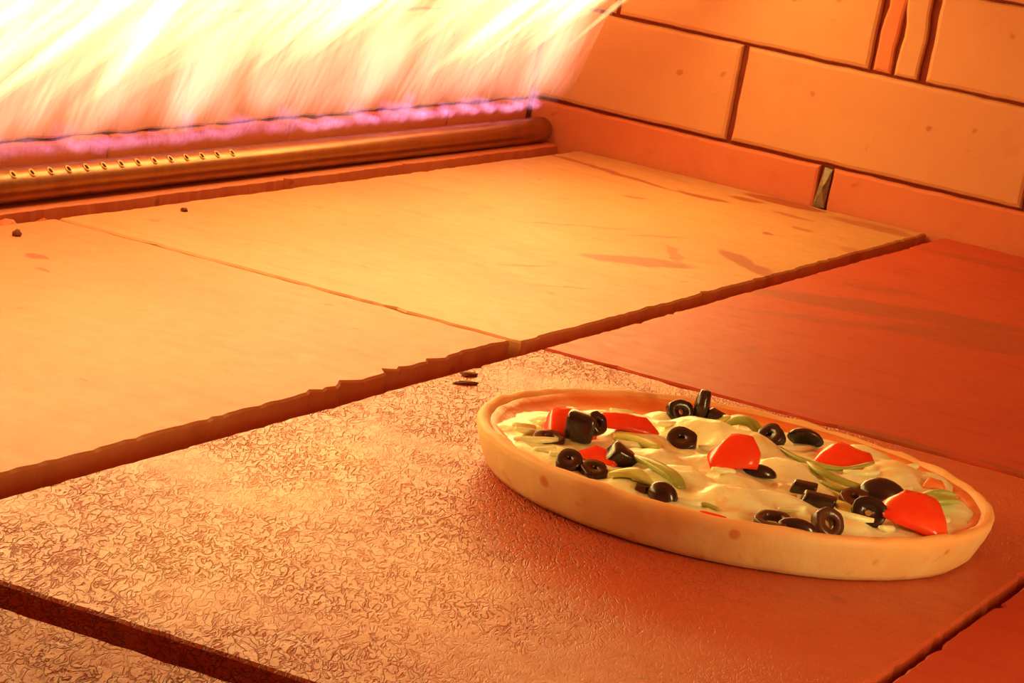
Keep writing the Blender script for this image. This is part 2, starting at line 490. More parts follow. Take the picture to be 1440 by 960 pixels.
# drilled ports: a raised burr round a dark hole, along the shoulder that faces the oven
m_burr = plain('port_burr', (0.75, 0.42, 0.14), 0.4, 0.6, 90, 0.3, metallic=0.5)
m_port_dark = plain('port_dark', (0.05, 0.015, 0.006), 0.9, 0.1)  # dark colour of a flat disc, painting the shade inside each port
ang = math.radians(52)
bm = bmesh.new()
MJ, MN = 12, 5
grid = [[bm.verts.new(((0.0030 + 0.0009 * math.cos(2 * PI * j / MN)) * math.cos(2 * PI * i / MJ), (0.0030 + 0.0009 * math.cos(2 * PI * j / MN)) * math.sin(2 * PI * i / MJ), 0.0008 * math.sin(2 * PI * j / MN))) for j in range(MN)] for i in range(MJ)]
for i in range(MJ):
    for j in range(MN):
        bm.faces.new((grid[i][j], grid[(i + 1) % MJ][j], grid[(i + 1) % MJ][(j + 1) % MN], grid[i][(j + 1) % MN]))
port0 = mesh_obj('gas_port', bm, m_burr, pipe, smooth=True)
bm = bmesh.new()
bmesh.ops.create_circle(bm, cap_ends=True, segments=12, radius=0.0027)
hole0 = mesh_obj('port_hole', bm, m_port_dark, port0)
hole0.location = (0, 0, 0.0001)
for i in range(44):
    o = port0 if i == 0 else port0.copy()
    if i:
        COL.objects.link(o)
        h = hole0.copy(); COL.objects.link(h); h.parent = o
    o.parent = pipe
    o.location = (PR * math.cos(ang), -0.70 - 0.0262 * i, PR * math.sin(ang))
    o.rotation_euler = (0, PI / 2 - ang, 0)

# ------------------------------------------------------------------ flames
def flame_mat(name, rgb_root, rgb_tip, strength, sampled=False, rise_to=0.55, fade_from=0.72):
    """additive glowing gas: emission shaped along (v) and across (u) each tongue, everything behind stays visible"""
    t = NT(name)
    uv = t.n('ShaderNodeUVMap', uv_map='UVMap')
    sp = t.n('ShaderNodeSeparateXYZ')
    t.l(uv.outputs[0], sp.inputs[0])
    u, v = sp.outputs[0], sp.outputs[1]
    uv2 = t.n('ShaderNodeUVMap', uv_map='heat')
    sp2 = t.n('ShaderNodeSeparateXYZ')
    t.l(uv2.outputs[0], sp2.inputs[0])
    heat = sp2.outputs[0]
    across = t.math('POWER', t.math('MAXIMUM', t.math('SUBTRACT', 1.0, t.math('MULTIPLY', u, u)), 0.0), 1.6)
    rise = t.ramp(v, 0.0, rise_to)
    fade = t.ramp(v, fade_from, 1.0, 1.0, 0.0)
    tc = t.n('ShaderNodeTexCoord')
    cmb = t.n('ShaderNodeCombineXYZ')
    t.l(t.math('MULTIPLY', u, 3.0), cmb.inputs[0])
    t.l(t.math('MULTIPLY', v, 1.2), cmb.inputs[1])
    t.l(t.math('MULTIPLY', heat, 37.0), cmb.inputs[2])
    fib = t.noise(cmb.outputs[0], 1.6, 3.0, 0.6)
    fibre = t.ramp(fib, 0.30, 0.70, 0.45, 1.25)
    f = t.math('MULTIPLY', t.math('MULTIPLY', t.math('MULTIPLY', across, rise), fade), t.math('MULTIPLY', fibre, heat))
    col = t.mix(v, rgb_root, rgb_tip)
    em = t.n('ShaderNodeEmission')
    t.l(col, em.inputs['Color'])
    t.l(t.math('MULTIPLY', f, strength), em.inputs['Strength'])
    tr = t.n('ShaderNodeBsdfTransparent')
    ad = t.n('ShaderNodeAddShader')
    t.l(em.outputs[0], ad.inputs[0]); t.l(tr.outputs[0], ad.inputs[1])
    t.l(ad.outputs[0], t.out.inputs[0])
    t.m.cycles.emission_sampling = 'AUTO' if sampled else 'NONE'
    return t.m

def tongue(bm, uvl, hl, root, dirv, length, width, heat, curl, rnd, thick=0.35, n=9, flat=None):
    """one lens-section tongue: root -> tip along dirv, bending by curl; flat = direction of its broad side"""
    dirv = Vector(dirv).normalized()
    flat = (Vector(flat) if flat is not None else Vector((0.35, 1, 0)))
    flat = (flat - dirv * flat.dot(dirv)).normalized()
    thin = dirv.cross(flat).normalized()
    K = 10
    rings = []
    for i in range(n + 1):
        t = i / n
        c = Vector(root) + dirv * (length * t) + Vector(curl) * (t * t * length)
        w = width * (0.12 + 0.88 * math.sin(PI * min(1, t * 0.62 + 0.05)) ** 0.9) * 0.5
        ring = []
        for k in range(K):
            a = 2 * PI * k / K
            ring.append((bm.verts.new(c + flat * (w * math.cos(a)) + thin * (w * thick * math.sin(a))), math.cos(a), t))
        rings.append(ring)
    for A, B in zip(rings, rings[1:]):
        for k in range(K):
            q = (A[k], A[(k + 1) % K], B[(k + 1) % K], B[k])
            f = bm.faces.new([x[0] for x in q])
            f.smooth = True
            for lp, x in zip(f.loops, q):
                lp[uvl].uv = (x[1], x[2])
                lp[hl].uv = (heat, 0)

def new_flame_bm():
    bm = bmesh.new()
    bm.loops.layers.uv.new('UVMap')
    bm.loops.layers.uv.new('heat')
    return bm, bm.loops.layers.uv['UVMap'], bm.loops.layers.uv['heat']

rnd = random.Random(11)
def lobe(y):
    """the flame burns in bunches along the pipe"""
    return 0.16 + sum(a * math.exp(-((y - c) / w) ** 2) for c, w, a in ((-0.45, 0.10, 0.8), (-0.22, 0.09, 0.7), (0.01, 0.085, 1.0), (0.15, 0.03, 0.3), (0.33, 0.075, 0.95), (0.48, 0.05, 0.6), (0.70, 0.07, 0.75), (0.92, 0.10, 1.0)))
# lower envelope of the visible flame along the wall: (y, z) where the yellow begins
ENV = [(-1.3, 0.055), (-0.02, 0.056), (0.0366, 0.062), (0.0845, 0.072), (0.17, 0.075), (0.244, 0.094), (0.332, 0.088), (0.42, 0.095), (0.512, 0.104), (0.593, 0.084), (0.66, 0.074),
       (0.746, 0.090), (0.82, 0.078), (0.92, 0.095), (0.97, 0.10), (1.02, 0.12)]
def env(y):
    for (a, za), (b, zb) in zip(ENV, ENV[1:]):
        if a <= y <= b:
            return za + (zb - za) * (y - a) / (b - a)
    return 0.1

flame = tag(empty('gas_flame', (-0.44, 0.2, 0.045)), 'sheet of pale yellow gas flame leaning off the burner along the back wall', 'flame')
FL = flame.location
m_flame = flame_mat('flame_yellow', (1.0, 0.60, 0.18), (1.3, 1.0, 0.50), TONGUE_STRENGTH)
bm, uvl, hl = new_flame_bm()
for i in range(190):
    y = -0.60 + 1.60 * rnd.random() ** 0.85
    r = rnd.random()
    x = XW + 0.020 + 0.030 * rnd.random()
    z = env(y) - 0.012 + 0.05 * rnd.random() ** 1.5
    ln = 0.13 + 0.12 * rnd.random()
    tongue(bm, uvl, hl, Vector((x, y, z)) - FL, (0.72 + 0.12 * rnd.gauss(0, 1), 0.22 + 0.14 * rnd.gauss(0, 1), 1.0), ln, 0.010 + 0.022 * rnd.random() ** 1.5, (0.22 + 2.2 * rnd.random() ** 3) * (0.25 + 0.8 * lobe(y)), (0.05, 0.05, 0.0), rnd)
tongues = tag(mesh_obj('flame_tongues', bm, m_flame, flame, recalc=False), kind='stuff')
# faint glowing veil added to brighten the bricks below the yellow flame
bm, uvl, hl = new_flame_bm()
for i in range(44):
    y = -0.60 + 1.62 * (i + rnd.random()) / 44
    tongue(bm, uvl, hl, Vector((XW + 0.020 + 0.012 * rnd.random(), y, 0.034 + 0.012 * rnd.random())) - FL, (0.25, 0.15 + 0.1 * rnd.gauss(0, 1), 1.0), 0.17 + 0.05 * rnd.random(), 0.09 + 0.04 * rnd.random(), 0.7 + 0.5 * rnd.random(), (0.03, 0.03, 0), rnd, thick=0.12, n=8)
m_veil = flame_mat('glow_veil', (1.0, 0.42, 0.30), (1.0, 0.50, 0.22), 0.36, rise_to=0.2, fade_from=0.35)
tag(mesh_obj('glow_veil', bm, m_veil, flame, recalc=False), kind='stuff')
# broad body of the flame rising into the vault
bm, uvl, hl = new_flame_bm()
for i in range(34):
    y = -0.60 + 1.53 * (i + 0.8 * rnd.random()) / 34
    z = env(y) + 0.012 + 0.03 * rnd.random()
    tongue(bm, uvl, hl, Vector((XW + 0.03 + 0.01 * rnd.random(), y, z)) - FL, (0.66, 0.24 + 0.08 * rnd.gauss(0, 1), 1.0), 0.22 + 0.06 * rnd.random(), 0.075 + 0.04 * rnd.random(), (0.9 + 0.8 * rnd.random()) * lobe(y) ** 1.5, (0.06, 0.05, 0), rnd, n=10)
m_body = flame_mat('flame_body', (1.0, 0.64, 0.21), (1.5, 1.2, 0.65), TONGUE_STRENGTH * 0.95)
body = tag(mesh_obj('flame_body', bm, m_body, flame, recalc=False), kind='stuff')
# white-hot core higher up: this is what lights the oven
tcore = NT('flame_core')
em = tcore.n('ShaderNodeEmission')
em.inputs['Color'].default_value = (*FLAME_RGB, 1)
em.inputs['Strength'].default_value = CORE_STRENGTH
tcore.l(em.outputs[0], tcore.out.inputs[0])
bm = bmesh.new()
NY, NK = 90, 10
rows = []
for i in range(NY + 1):
    y = -0.90 + 1.90 * i / NY
    wv = 0.5 + 0.5 * math.sin(i * 1.9) * math.sin(i * 0.83 + 1)
    end = max(0.0, (y - 0.45) / 0.55) ** 1.5
    near = max(0.0, min(1.0, 1 - abs(y - 0.02) / 0.35))
    zlo, zhi = 0.172 + 0.030 * wv - 0.020 * end, 0.375 - 0.07 * near + 0.02 * math.sin(i * 1.1)
    tap = math.sin(PI * min(1, max(0, (i / NY) * 0.98 + 0.01))) ** 0.25
    row = []
    for k in range(NK):
        a = 2 * PI * k / NK
        zz = (zlo + zhi) / 2 + (zhi - zlo) / 2 * tap * math.sin(a)
        xx = -0.425 + 0.105 * end + (zz - 0.17) * (0.45 + 0.6 * end) + 0.016 * tap * math.cos(a) * (1 + 0.3 * math.sin(i * 1.3 + k))
        row.append(bm.verts.new(Vector((xx, y, zz)) - FL))
    rows.append(row)
for A, B in zip(rows, rows[1:]):
    for k in range(NK):
        bm.faces.new((A[k], A[(k + 1) % NK], B[(k + 1) % NK], B[k]))
bm.faces.new(rows[0]); bm.faces.new(list(reversed(rows[-1])))
core = tag(mesh_obj('flame_core', bm, tcore.m, flame, smooth=True), 'white hot heart of the flame')
# blue-violet base of the gas flame over the burner ports
bm, uvl, hl = new_flame_bm()
for i in range(130):
    y = -0.60 + 1.63 * (i + rnd.random()) / 130
    amp = 0.25 + 0.75 * max(0.0, min(1.0, 0.45 + 1.2 * noise.noise(Vector((y * 7.0, 4.2, 0.3)))))
    if 0.60 < y: amp = max(amp, 0.75)
    tongue(bm, uvl, hl, Vector((-0.4600 + 0.008 * rnd.random(), y, 0.0315)) - FL, (0.06, 0.10 + 0.1 * rnd.gauss(0, 1), 1.0), 0.012 + 0.022 * rnd.random() ** 4, 0.020 + 0.018 * rnd.random(), amp, (0, 0, 0), rnd, n=5)
m_blue = flame_mat('flame_blue', (1.0, 0.34, 0.48), (0.85, 0.28, 0.70), 0.34)
tag(mesh_obj('flame_base', bm, m_blue, flame, recalc=False), 'blue violet base of the flame', kind='stuff')

# ------------------------------------------------------------------ pizza
PX, PY = 0.2472, -0.2965
pizza = tag(empty('pizza', (PX, PY, 0.0)), 'thick crusted pizza with black olives, tomato and green pepper on the stone floor', 'pizza')

def angdir(x, y):
    return math.atan2(y, x)
# the side that shows its inner crust wall looks towards the burner corner
FARLEFT = math.radians(140)
def bare(a):
    d = (a - FARLEFT + PI) % (2 * PI) - PI
    return math.exp(-(d / 0.75) ** 2)

def rim_r(a):
    return 1.0 + 0.012 * noise.noise(Vector((math.cos(a) * 1.6, math.sin(a) * 1.6, 5.0))) + 0.004 * noise.noise(Vector((math.cos(a) * 6, math.sin(a) * 6, 2.0)))
def rim_z(a):
    return 1.0 + 0.05 * noise.noise(Vector((math.cos(a) * 2.2, math.sin(a) * 2.2, 8.0))) + 0.05 * noise.noise(Vector((math.cos(a) * 9, math.sin(a) * 9, 1.0)))

CPROF = [(0.0, 0.0), (0.10, 0.0), (0.1360, 0.0), (0.1405, 0.0010), (0.1440, 0.0045), (0.1472, 0.0105), (0.1500, 0.0165), (0.1522, 0.0225), (0.1528, 0.0262), (0.1515, 0.0282), (0.1492, 0.0287), (0.1465, 0.0276), (0.1435, 0.0256), (0.1380, 0.0225), (0.130, 0.0205), (0.11, 0.0200), (0.0, 0.0200)]
def dough():
    t = NT('pale_dough')
    v = t.coords()
    a = t.noise(v, 18.0, 3.0, 0.55)
    b = t.noise(v, 75.0, 3.0, 0.6)
    c = t.mix(t.ramp(a, 0.40, 0.75), (0.86, 0.68, 0.36), (0.80, 0.52, 0.22))
    c = t.mix(t.ramp(b, 0.60, 0.72, 0.0, 0.5), c, (0.72, 0.32, 0.10))
    c = t.mix(t.ramp(t.noise(v, 11.0, 2.0, 0.5), 0.52, 0.70, 0.0, 0.5), c, (0.78, 0.38, 0.13))
    geo = t.n('ShaderNodeTexCoord')
    sp = t.n('ShaderNodeSeparateXYZ')
    t.l(geo.outputs['Object'], sp.inputs[0])
    lip = t.ramp(t.math('ADD', sp.outputs[2], t.math('MULTIPLY', t.math('SUBTRACT', a, 0.5), 0.012)), 0.0225, 0.0275, 0.0, 0.55)
    c = t.mix(lip, c, (0.85, 0.36, 0.12))
    # blisters on the side
    for (an, z, r) in ((-1.22, 0.0205, 0.0042), (-0.66, 0.013, 0.0048), (-2.0, 0.018, 0.005), (-2.35, 0.014, 0.004), (-0.30, 0.019, 0.003)):
        ds = t.n('ShaderNodeVectorMath', operation='DISTANCE')
        t.l(geo.outputs['Object'], ds.inputs[0])
        ds.inputs[1].default_value = (0.152 * math.cos(an), 0.152 * math.sin(an), z)
        c = t.mix(t.ramp(ds.outputs['Value'], r * 0.5, r, 0.75, 0.0), c, (0.62, 0.19, 0.05))
    t.bsdf(c, 0.55, t.math('ADD', a, t.math('MULTIPLY', b, 0.4)), 0.0015, 1.0, 0.4, 0.25, (0.006, 0.003, 0.0012))
    return t.m
bm = bmesh.new()
N = 120
rows = []
for (r, z) in CPROF:
    if r == 0.0:
        rows.append([bm.verts.new((0, 0, z))])
        continue
    row = []
    for k in range(N):
        a = 2 * PI * k / N
        kr = rim_r(a) if r > 0.12 else 1
        kz = rim_z(a) if r > 0.1455 else 1
        wob = 0.0008 * noise.noise(Vector((math.cos(a) * 14, math.sin(a) * 14, z * 300)))
        row.append(bm.verts.new((r * kr * math.cos(a) + wob * math.cos(a), r * kr * math.sin(a) + wob * math.sin(a), z * kz)))
    rows.append(row)
for A, B in zip(rows, rows[1:]):
    for k in range(N):
        j = (k + 1) % N
        if len(A) == 1: bm.faces.new((A[0], B[j], B[k]))
        elif len(B) == 1: bm.faces.new((A[k], A[j], B[0]))
        else: bm.faces.new((A[k], A[j], B[j], B[k]))
mesh_obj('crust', bm, dough(), pizza, smooth=True)

# tomato sauce showing between crust and cheese
m_sauce = plain('tomato_sauce', (0.80, 0.20, 0.05), 0.35, 0.4, 50, 0.7, (0.86, 0.42, 0.14), 0.0012)
bm = bmesh.new()
rows = []
for (r, z) in ((0.100, 0.0206), (0.125, 0.0216), (0.134, 0.0228), (0.1395, 0.0246), (0.1440, 0.0268), (0.1450, 0.0262)):
    row = []
    for k in range(N):
        a = 2 * PI * k / N
        e = 1 + 0.012 * noise.noise(Vector((math.cos(a) * 7, math.sin(a) * 7, 3))) * (1 if r > 0.13 else 0)
        row.append(bm.verts.new((r * rim_r(a) * e * math.cos(a), r * rim_r(a) * e * math.sin(a), z)))
    rows.append(row)
for A, B in zip(rows, rows[1:]):
    for k in range(N):
        bm.faces.new((A[k], A[(k + 1) % N], B[(k + 1) % N], B[k]))
mesh_obj('sauce', bm, m_sauce, pizza, smooth=True)

# melted cheese: a lumpy sheet
LUMPS = [(-0.044, 0.056, 0.018, 0.0090), (-0.012, 0.046, 0.020, 0.0080), (-0.032, -0.050, 0.016, 0.0050), (-0.004, -0.080, 0.017, 0.0060), (0.036, -0.0920, 0.020, 0.0060),
         (0.030, 0.012, 0.018, 0.0055), (0.075, 0.078, 0.020, 0.0060), (-0.107, -0.022, 0.012, 0.0035), (0.0926, -0.080, 0.014, 0.0040), (0.122, -0.025, 0.014, 0.0025), (0.0476, 0.108, 0.016, 0.0045),
         (0.058, -0.072, 0.014, 0.0045), (0.120, 0.035, 0.014, 0.0030), (-0.080, 0.055, 0.014, 0.0030), (-0.060, 0.000, 0.016, 0.0045), (0.000, -0.02, 0.016, 0.0050), (0.055, -0.02, 0.013, 0.0035), (-0.018, -0.122, 0.010, 0.0025), (-0.098, 0.030, 0.011, 0.0045), (-0.075, 0.080, 0.010, 0.0035), (0.100, 0.090, 0.010, 0.0030), (0.020, -0.050, 0.014, 0.0045)]
def cheese_z(x, y):
    a = math.atan2(y, x)
    r = math.hypot(x, y)
    z = 0.0258 - 0.0045 * bare(a) * min(1, r / 0.09)
    for (lx, ly, s, h) in LUMPS:
        d2 = ((x - lx) ** 2 + (y - ly) ** 2) / (s * s)
        if d2 < 9:
            z += 1.25 * h * math.exp(-d2 * d2 * 0.45 - d2 * 0.3)
    n1 = noise.noise(Vector((x * 60, y * 60, 2)))
    n2 = noise.noise(Vector((x * 150, y * 150, 7)))
    z += 0.0021 * n1 + 0.0011 * n2
    return z
bm = bmesh.new()
NR, NA = 46, 150
rows = [[bm.verts.new((0, 0, cheese_z(0, 0)))]]
for i in range(1, NR + 1):
    row = []
    for k in range(NA):
        a = 2 * PI * k / NA
        edge = 0.1460 - 0.0205 * bare(a) + 0.004 * noise.noise(Vector((math.cos(a) * 5, math.sin(a) * 5, 1))) + 0.003 * noise.noise(Vector((math.cos(a) * 16, math.sin(a) * 16, 4)))
        r = edge * i / NR
        x, y = r * math.cos(a), r * math.sin(a)
        z = cheese_z(x, y)
        if i > NR - 4:
            z = z * (1 - (i - NR + 4) / 4 * 0.14)
        if i == NR: z = 0.0195
        row.append(bm.verts.new((x, y, z)))
    rows.append(row)
for A, B in zip(rows, rows[1:]):
    for k in range(NA):
        j = (k + 1) % NA
        if len(A) == 1: bm.faces.new((A[0], B[k], B[j]))
        else: bm.faces.new((A[k], B[k], B[j], A[j]))
def cheese_mat():
    t = NT('melting_cheese')
    v = t.coords()
    a = t.noise(v, 30.0, 3.0, 0.55)
    b = t.noise(v, 90.0, 3.0, 0.6, 0.5)
    c = t.mix(t.ramp(a, 0.38, 0.68), (0.90, 0.95, 0.62), (0.88, 0.88, 0.52))
    c = t.mix(t.ramp(t.noise(v, 48.0, 3.0, 0.55, 0.4), 0.52, 0.66, 0.0, 0.6), c, (0.86, 0.52, 0.20))
    c = t.mix(t.ramp(b, 0.62, 0.76, 0.0, 0.5), c, (0.84, 0.36, 0.12))
    t.bsdf(c, 0.28, b, 0.0009, 1.0, 0.5, 0.3, (0.006, 0.003, 0.001))
    return t.m
m_cheese = cheese_mat()
mesh_obj('cheese', bm, m_cheese, pizza, smooth=True)

# unmelted cheese shreds
def shred_bm(L, w, h, seed):
    bm = bmesh.new()
    rows = []
    n = 6
    for i in range(n + 1):
        t = i / n
        k = 0.45 + 0.55 * math.sin(PI * (0.1 + 0.8 * t))
        y = 0.35 * L * (t - 0.5) * (t - 0.5) + 0.15 * w * noise.noise(Vector((t * 5, seed, 0)))
        rows.append([bm.verts.new((L * (t - 0.5), y + w * 0.5 * k * math.cos(a), h * 0.5 * k * math.sin(a) + 0.1 * h * noise.noise(Vector((t * 4, seed, 3))))) for a in [2 * PI * q / 8 for q in range(8)]])
    for A, B in zip(rows, rows[1:]):
        for k in range(8):
            bm.faces.new((A[k], A[(k + 1) % 8], B[(k + 1) % 8], B[k]))
    bm.faces.new(rows[0]); bm.faces.new(list(reversed(rows[-1])))
    return bm
shred_src = []
for q in range(4):
    o = mesh_obj('cheese_shred', shred_bm(0.014 + 0.004 * q, 0.0050, 0.0042, q * 3.7), m_cheese, pizza, smooth=True)
    shred_src.append(o)
SHREDS = [(-0.112, -0.055, 0.2), (-0.104, -0.066, 0.6), (-0.099, -0.040, 0.1), (-0.092, -0.083, 0.3), (-0.080, -0.098, 0.5), (-0.066, -0.102, 0.2), (-0.090, -0.045, 0.8), (-0.075, 0.020, 0.4),
          (-0.060, 0.045, 0.3), (-0.020, 0.018, 0.2), (-0.052, -0.030, 0.5), (-0.028, -0.105, 0.6), (0.012, -0.055, 0.3), (0.048, -0.055, 0.2), (0.066, -0.085, 0.7), (0.096, -0.078, 0.1),
          (0.113, -0.060, 0.9), (0.090, 0.045, 0.7), (0.062, 0.052, 0.2), (0.012, 0.078, 0.5), (0.118, 0.012, 0.6), (0.129, 0.002, 1.2), (0.020, -0.125, 0.1), (0.100, -0.030, 0.3), (0.080, 0.095, 0.8), (-0.095, 0.060, 0.7)]
for i, (x, y, a) in enumerate(SHREDS):
    o = shred_src[i] if i < 4 else shred_src[i % 4].copy()
    if i >= 4: COL.objects.link(o)
    o.parent = pizza
    o.location = (x, y, cheese_z(x, y) + 0.0012)
    o.rotation_euler = (0.1 * math.sin(i * 2.1), 0.12 * math.sin(i * 1.3), a + 0.4)

# ---- olives
m_olive = plain('black_olive', (0.022, 0.010, 0.012), 0.22, 0.6, 70, 0.6, (0.055, 0.018, 0.014), 0.0003)
m_olive_brown = plain('brown_olive', (0.085, 0.028, 0.018), 0.28, 0.6, 70, 0.6, (0.03, 0.012, 0.010), 0.0003)
def olive_ring_bm(R, hole, t, seed, squash=1.0, arc=2 * PI):
    """a slice of pitted olive: bulged skin outside, clean hole inside"""
    bm = bmesh.new()
    M = 22
    full = arc > 6.2
    prof = [(hole, -t / 2), (R * 0.93, -t / 2), (R * 0.985, -t * 0.38), (R, 0), (R * 0.985, t * 0.38), (R * 0.93, t / 2), (hole, t / 2), (hole * 0.96, 0)]
    rows = []
    cnt = M if full else M + 1
    for i in range(cnt):
        a = arc * i / M
        e = 1 + 0.16 * noise.noise(Vector((math.cos(a) * 1.5, math.sin(a) * 1.5, seed)))
        rows.append([bm.verts.new((r * e * math.cos(a), r * e * math.sin(a) * squash, z)) for r, z in prof])
    K = len(prof)
    for i in range(M):
        A, B = rows[i], rows[(i + 1) % cnt]
        for k in range(K):
            bm.faces.new((A[k], B[k], B[(k + 1) % K], A[(k + 1) % K]))
    if not full:
        bm.faces.new(rows[0]); bm.faces.new(list(reversed(rows[-1])))
    return bm
def olive_half_bm(R, L, seed, hollow=True):
    """half of an olive, lying on its cut: a dome with a dent where the stone was"""
    bm = bmesh.new()
    M, Q = 18, 7
    rows = []
    for j in range(Q):
        ph = PI / 2 * j / Q
        rows.append([bm.verts.new((L * math.cos(ph) * math.cos(2 * PI * k / M) * (1 + 0.05 * noise.noise(Vector((k * .5, j, seed)))), R * math.cos(ph) * math.sin(2 * PI * k / M), R * math.sin(ph))) for k in range(M)])
    top = bm.verts.new((0, 0, R * (0.86 if hollow else 1.0)))
    inner = [bm.verts.new((L * 0.55 * math.cos(2 * PI * k / M), R * 0.55 * math.sin(2 * PI * k / M), 0)) for k in range(M)]
    dent = bm.verts.new((0, 0, R * 0.35))
    for A, B in zip(rows, rows[1:]):
        for k in range(M):
            bm.faces.new((A[k], A[(k + 1) % M], B[(k + 1) % M], B[k]))
    for k in range(M):
        j = (k + 1) % M
        bm.faces.new((rows[-1][k], rows[-1][j], top))
        bm.faces.new((rows[0][j], rows[0][k], inner[k], inner[j]))
        bm.faces.new((inner[j], inner[k], dent))
    return bm
def chunk_bm(sx, sy, sz, seed, round_=0.25):
    """cut angular piece: a box with pulled corners, bevelled"""
    bm = box_bm(-sx / 2, sx / 2, -sy / 2, sy / 2, -sz / 2, sz / 2)
    r = random.Random(seed)
    for v in bm.verts:
        for ax, s in enumerate((sx, sy, sz)):
            v.co[ax] *= 1 + r.uniform(-0.38, 0.12)
    bmesh.ops.bevel(bm, geom=bm.edges[:], offset=min(sx, sy, sz) * round_, segments=3, profile=0.6, affect='EDGES')
    return bm
YAW = math.radians(21.9)    # the pizza is seen from this side; rings face roughly this way when they stand up
def topping(name, bm, mat, x, y, dz, rot, label=None, smooth=True):
    o = mesh_obj(name, bm, mat, pizza, smooth=smooth)
    o.location = (x, y, cheese_z(x, y) + dz)
    o.rotation_euler = rot
    if label: o['label'] = label
    return o
MM = 0.001
def ring(x, y, R, hole, t, tilt, yaw, dz, mat=None, seed=0, arc=2 * PI, squash=1.0, roll=0.0):
    e = (Matrix.Rotation(yaw, 3, 'Z') @ Matrix.Rotation(tilt, 3, 'X') @ Matrix.Rotation(roll, 3, 'Z')).to_euler()
    return topping('olive_slice', olive_ring_bm(R * MM, hole * MM, t * MM, seed, squash, arc), mat or m_olive, x, y, dz * MM, e)

topping('olive_chunk', chunk_bm(0.021, 0.015, 0.019, 3, 0.28), m_olive, -0.0770, -0.0580, 0.0070, (0.1, 0.15, 0.4))
ring(-0.0715, -0.0480, 7.0, 2.6, 6.0, 1.0, YAW + 0.9, 11.5, None, 2)
ring(-0.0900, -0.0700, 9.5, 4.0, 4.0, 0.25, 0.3, 1.2, m_olive_brown, 3)
topping('olive_chunk', chunk_bm(0.019, 0.015, 0.015, 12, 0.22), m_olive, -0.0420, -0.0800, 0.0045, (0.3, 0.5, 0.7))
ring(-0.0570, -0.1190, 7.8, 1.4, 7.0, 0.55, 0.2, 2.5, None, 5)
ring(-0.0420, -0.1175, 8.2, 1.8, 6.0, 0.35, 0.5, 2.0, None, 6)
topping('olive_half', olive_half_bm(0.0075, 0.0092, 4), m_olive, 0.0035, -0.1290, 0.0015, (0.35, 0.2, -0.2))
topping('olive_chunk', chunk_bm(0.008, 0.006, 0.005, 15, 0.25), m_olive_brown, -0.0085, -0.1290, 0.0010, (0, 0, 0.2))
ring(-0.0670, 0.0830, 8.4, 2.0, 6.5, 1.20, YAW + 0.35, 3.5, None, 7)
topping('olive_spike', shred_bm(0.022, 0.0100, 0.0100, 2.2), m_olive, -0.0560, 0.0900, 0.0105, (0, -PI / 2 + 0.08, 0.3), 'upright curled piece of black olive')
topping('olive_chunk', chunk_bm(0.013, 0.010, 0.013, 18, 0.25), m_olive, -0.0480, 0.0950, 0.0035, (0.2, 0.4, 0.2))
ring(-0.0380, 0.0100, 9.8, 2.2, 6.0, 0.62, YAW - 0.25, 2.6, None, 8, 2 * PI, 0.9)
ring(-0.0060, 0.0800, 8.8, 2.2, 7.0, 0.75, YAW - 0.7, 3.4, None, 9)
topping('olive_half', olive_half_bm(0.0070, 0.0115, 6), m_olive, 0.0105, 0.0985, 0.0035, (-0.9, 0.1, YAW + 0.1))
topping('olive_half', olive_half_bm(0.0055, 0.0105, 7, False), m_olive, 0.0220, -0.0205, 0.0012, (0.15, 0.05, 0.5))
topping('olive_chunk', chunk_bm(0.017, 0.009, 0.0080, 19, 0.22), m_olive, 0.0530, -0.0330, 0.0028, (0.1, 0, 0.25))
topping('olive_chunk', chunk_bm(0.023, 0.011, 0.0105, 23, 0.2), m_olive, 0.0690, -0.0540, 0.0030, (0.1, 0.05, 0.35))
topping('olive_half', olive_half_bm(0.0115, 0.0150, 9, False), m_olive, 0.0870, 0.0110, 0.0008, (0.1, 0.05, YAW - 0.1))
ring(0.0800, -0.0190, 9.2, 3.0, 6.0, 0.35, 0.3, 2.0, m_olive_brown, 10)
ring(0.0985, -0.0540, 10.0, 2.2, 7.0, 1.15, YAW - 0.15, 6.0, None, 11)
ring(0.0890, -0.0990, 9.2, 3.6, 7.0, 1.00, YAW + 0.5, 4.5, m_olive_brown, 12)
ring(0.0655, -0.1215, 10.5, 6.2, 5.0, 0.22, 0.1, 2.0, m_olive_brown, 13)
topping('olive_half', olive_half_bm(0.0055, 0.0110, 14, False), m_olive, 0.0785, -0.1195, 0.0010, (0.1, 0, 0.3))

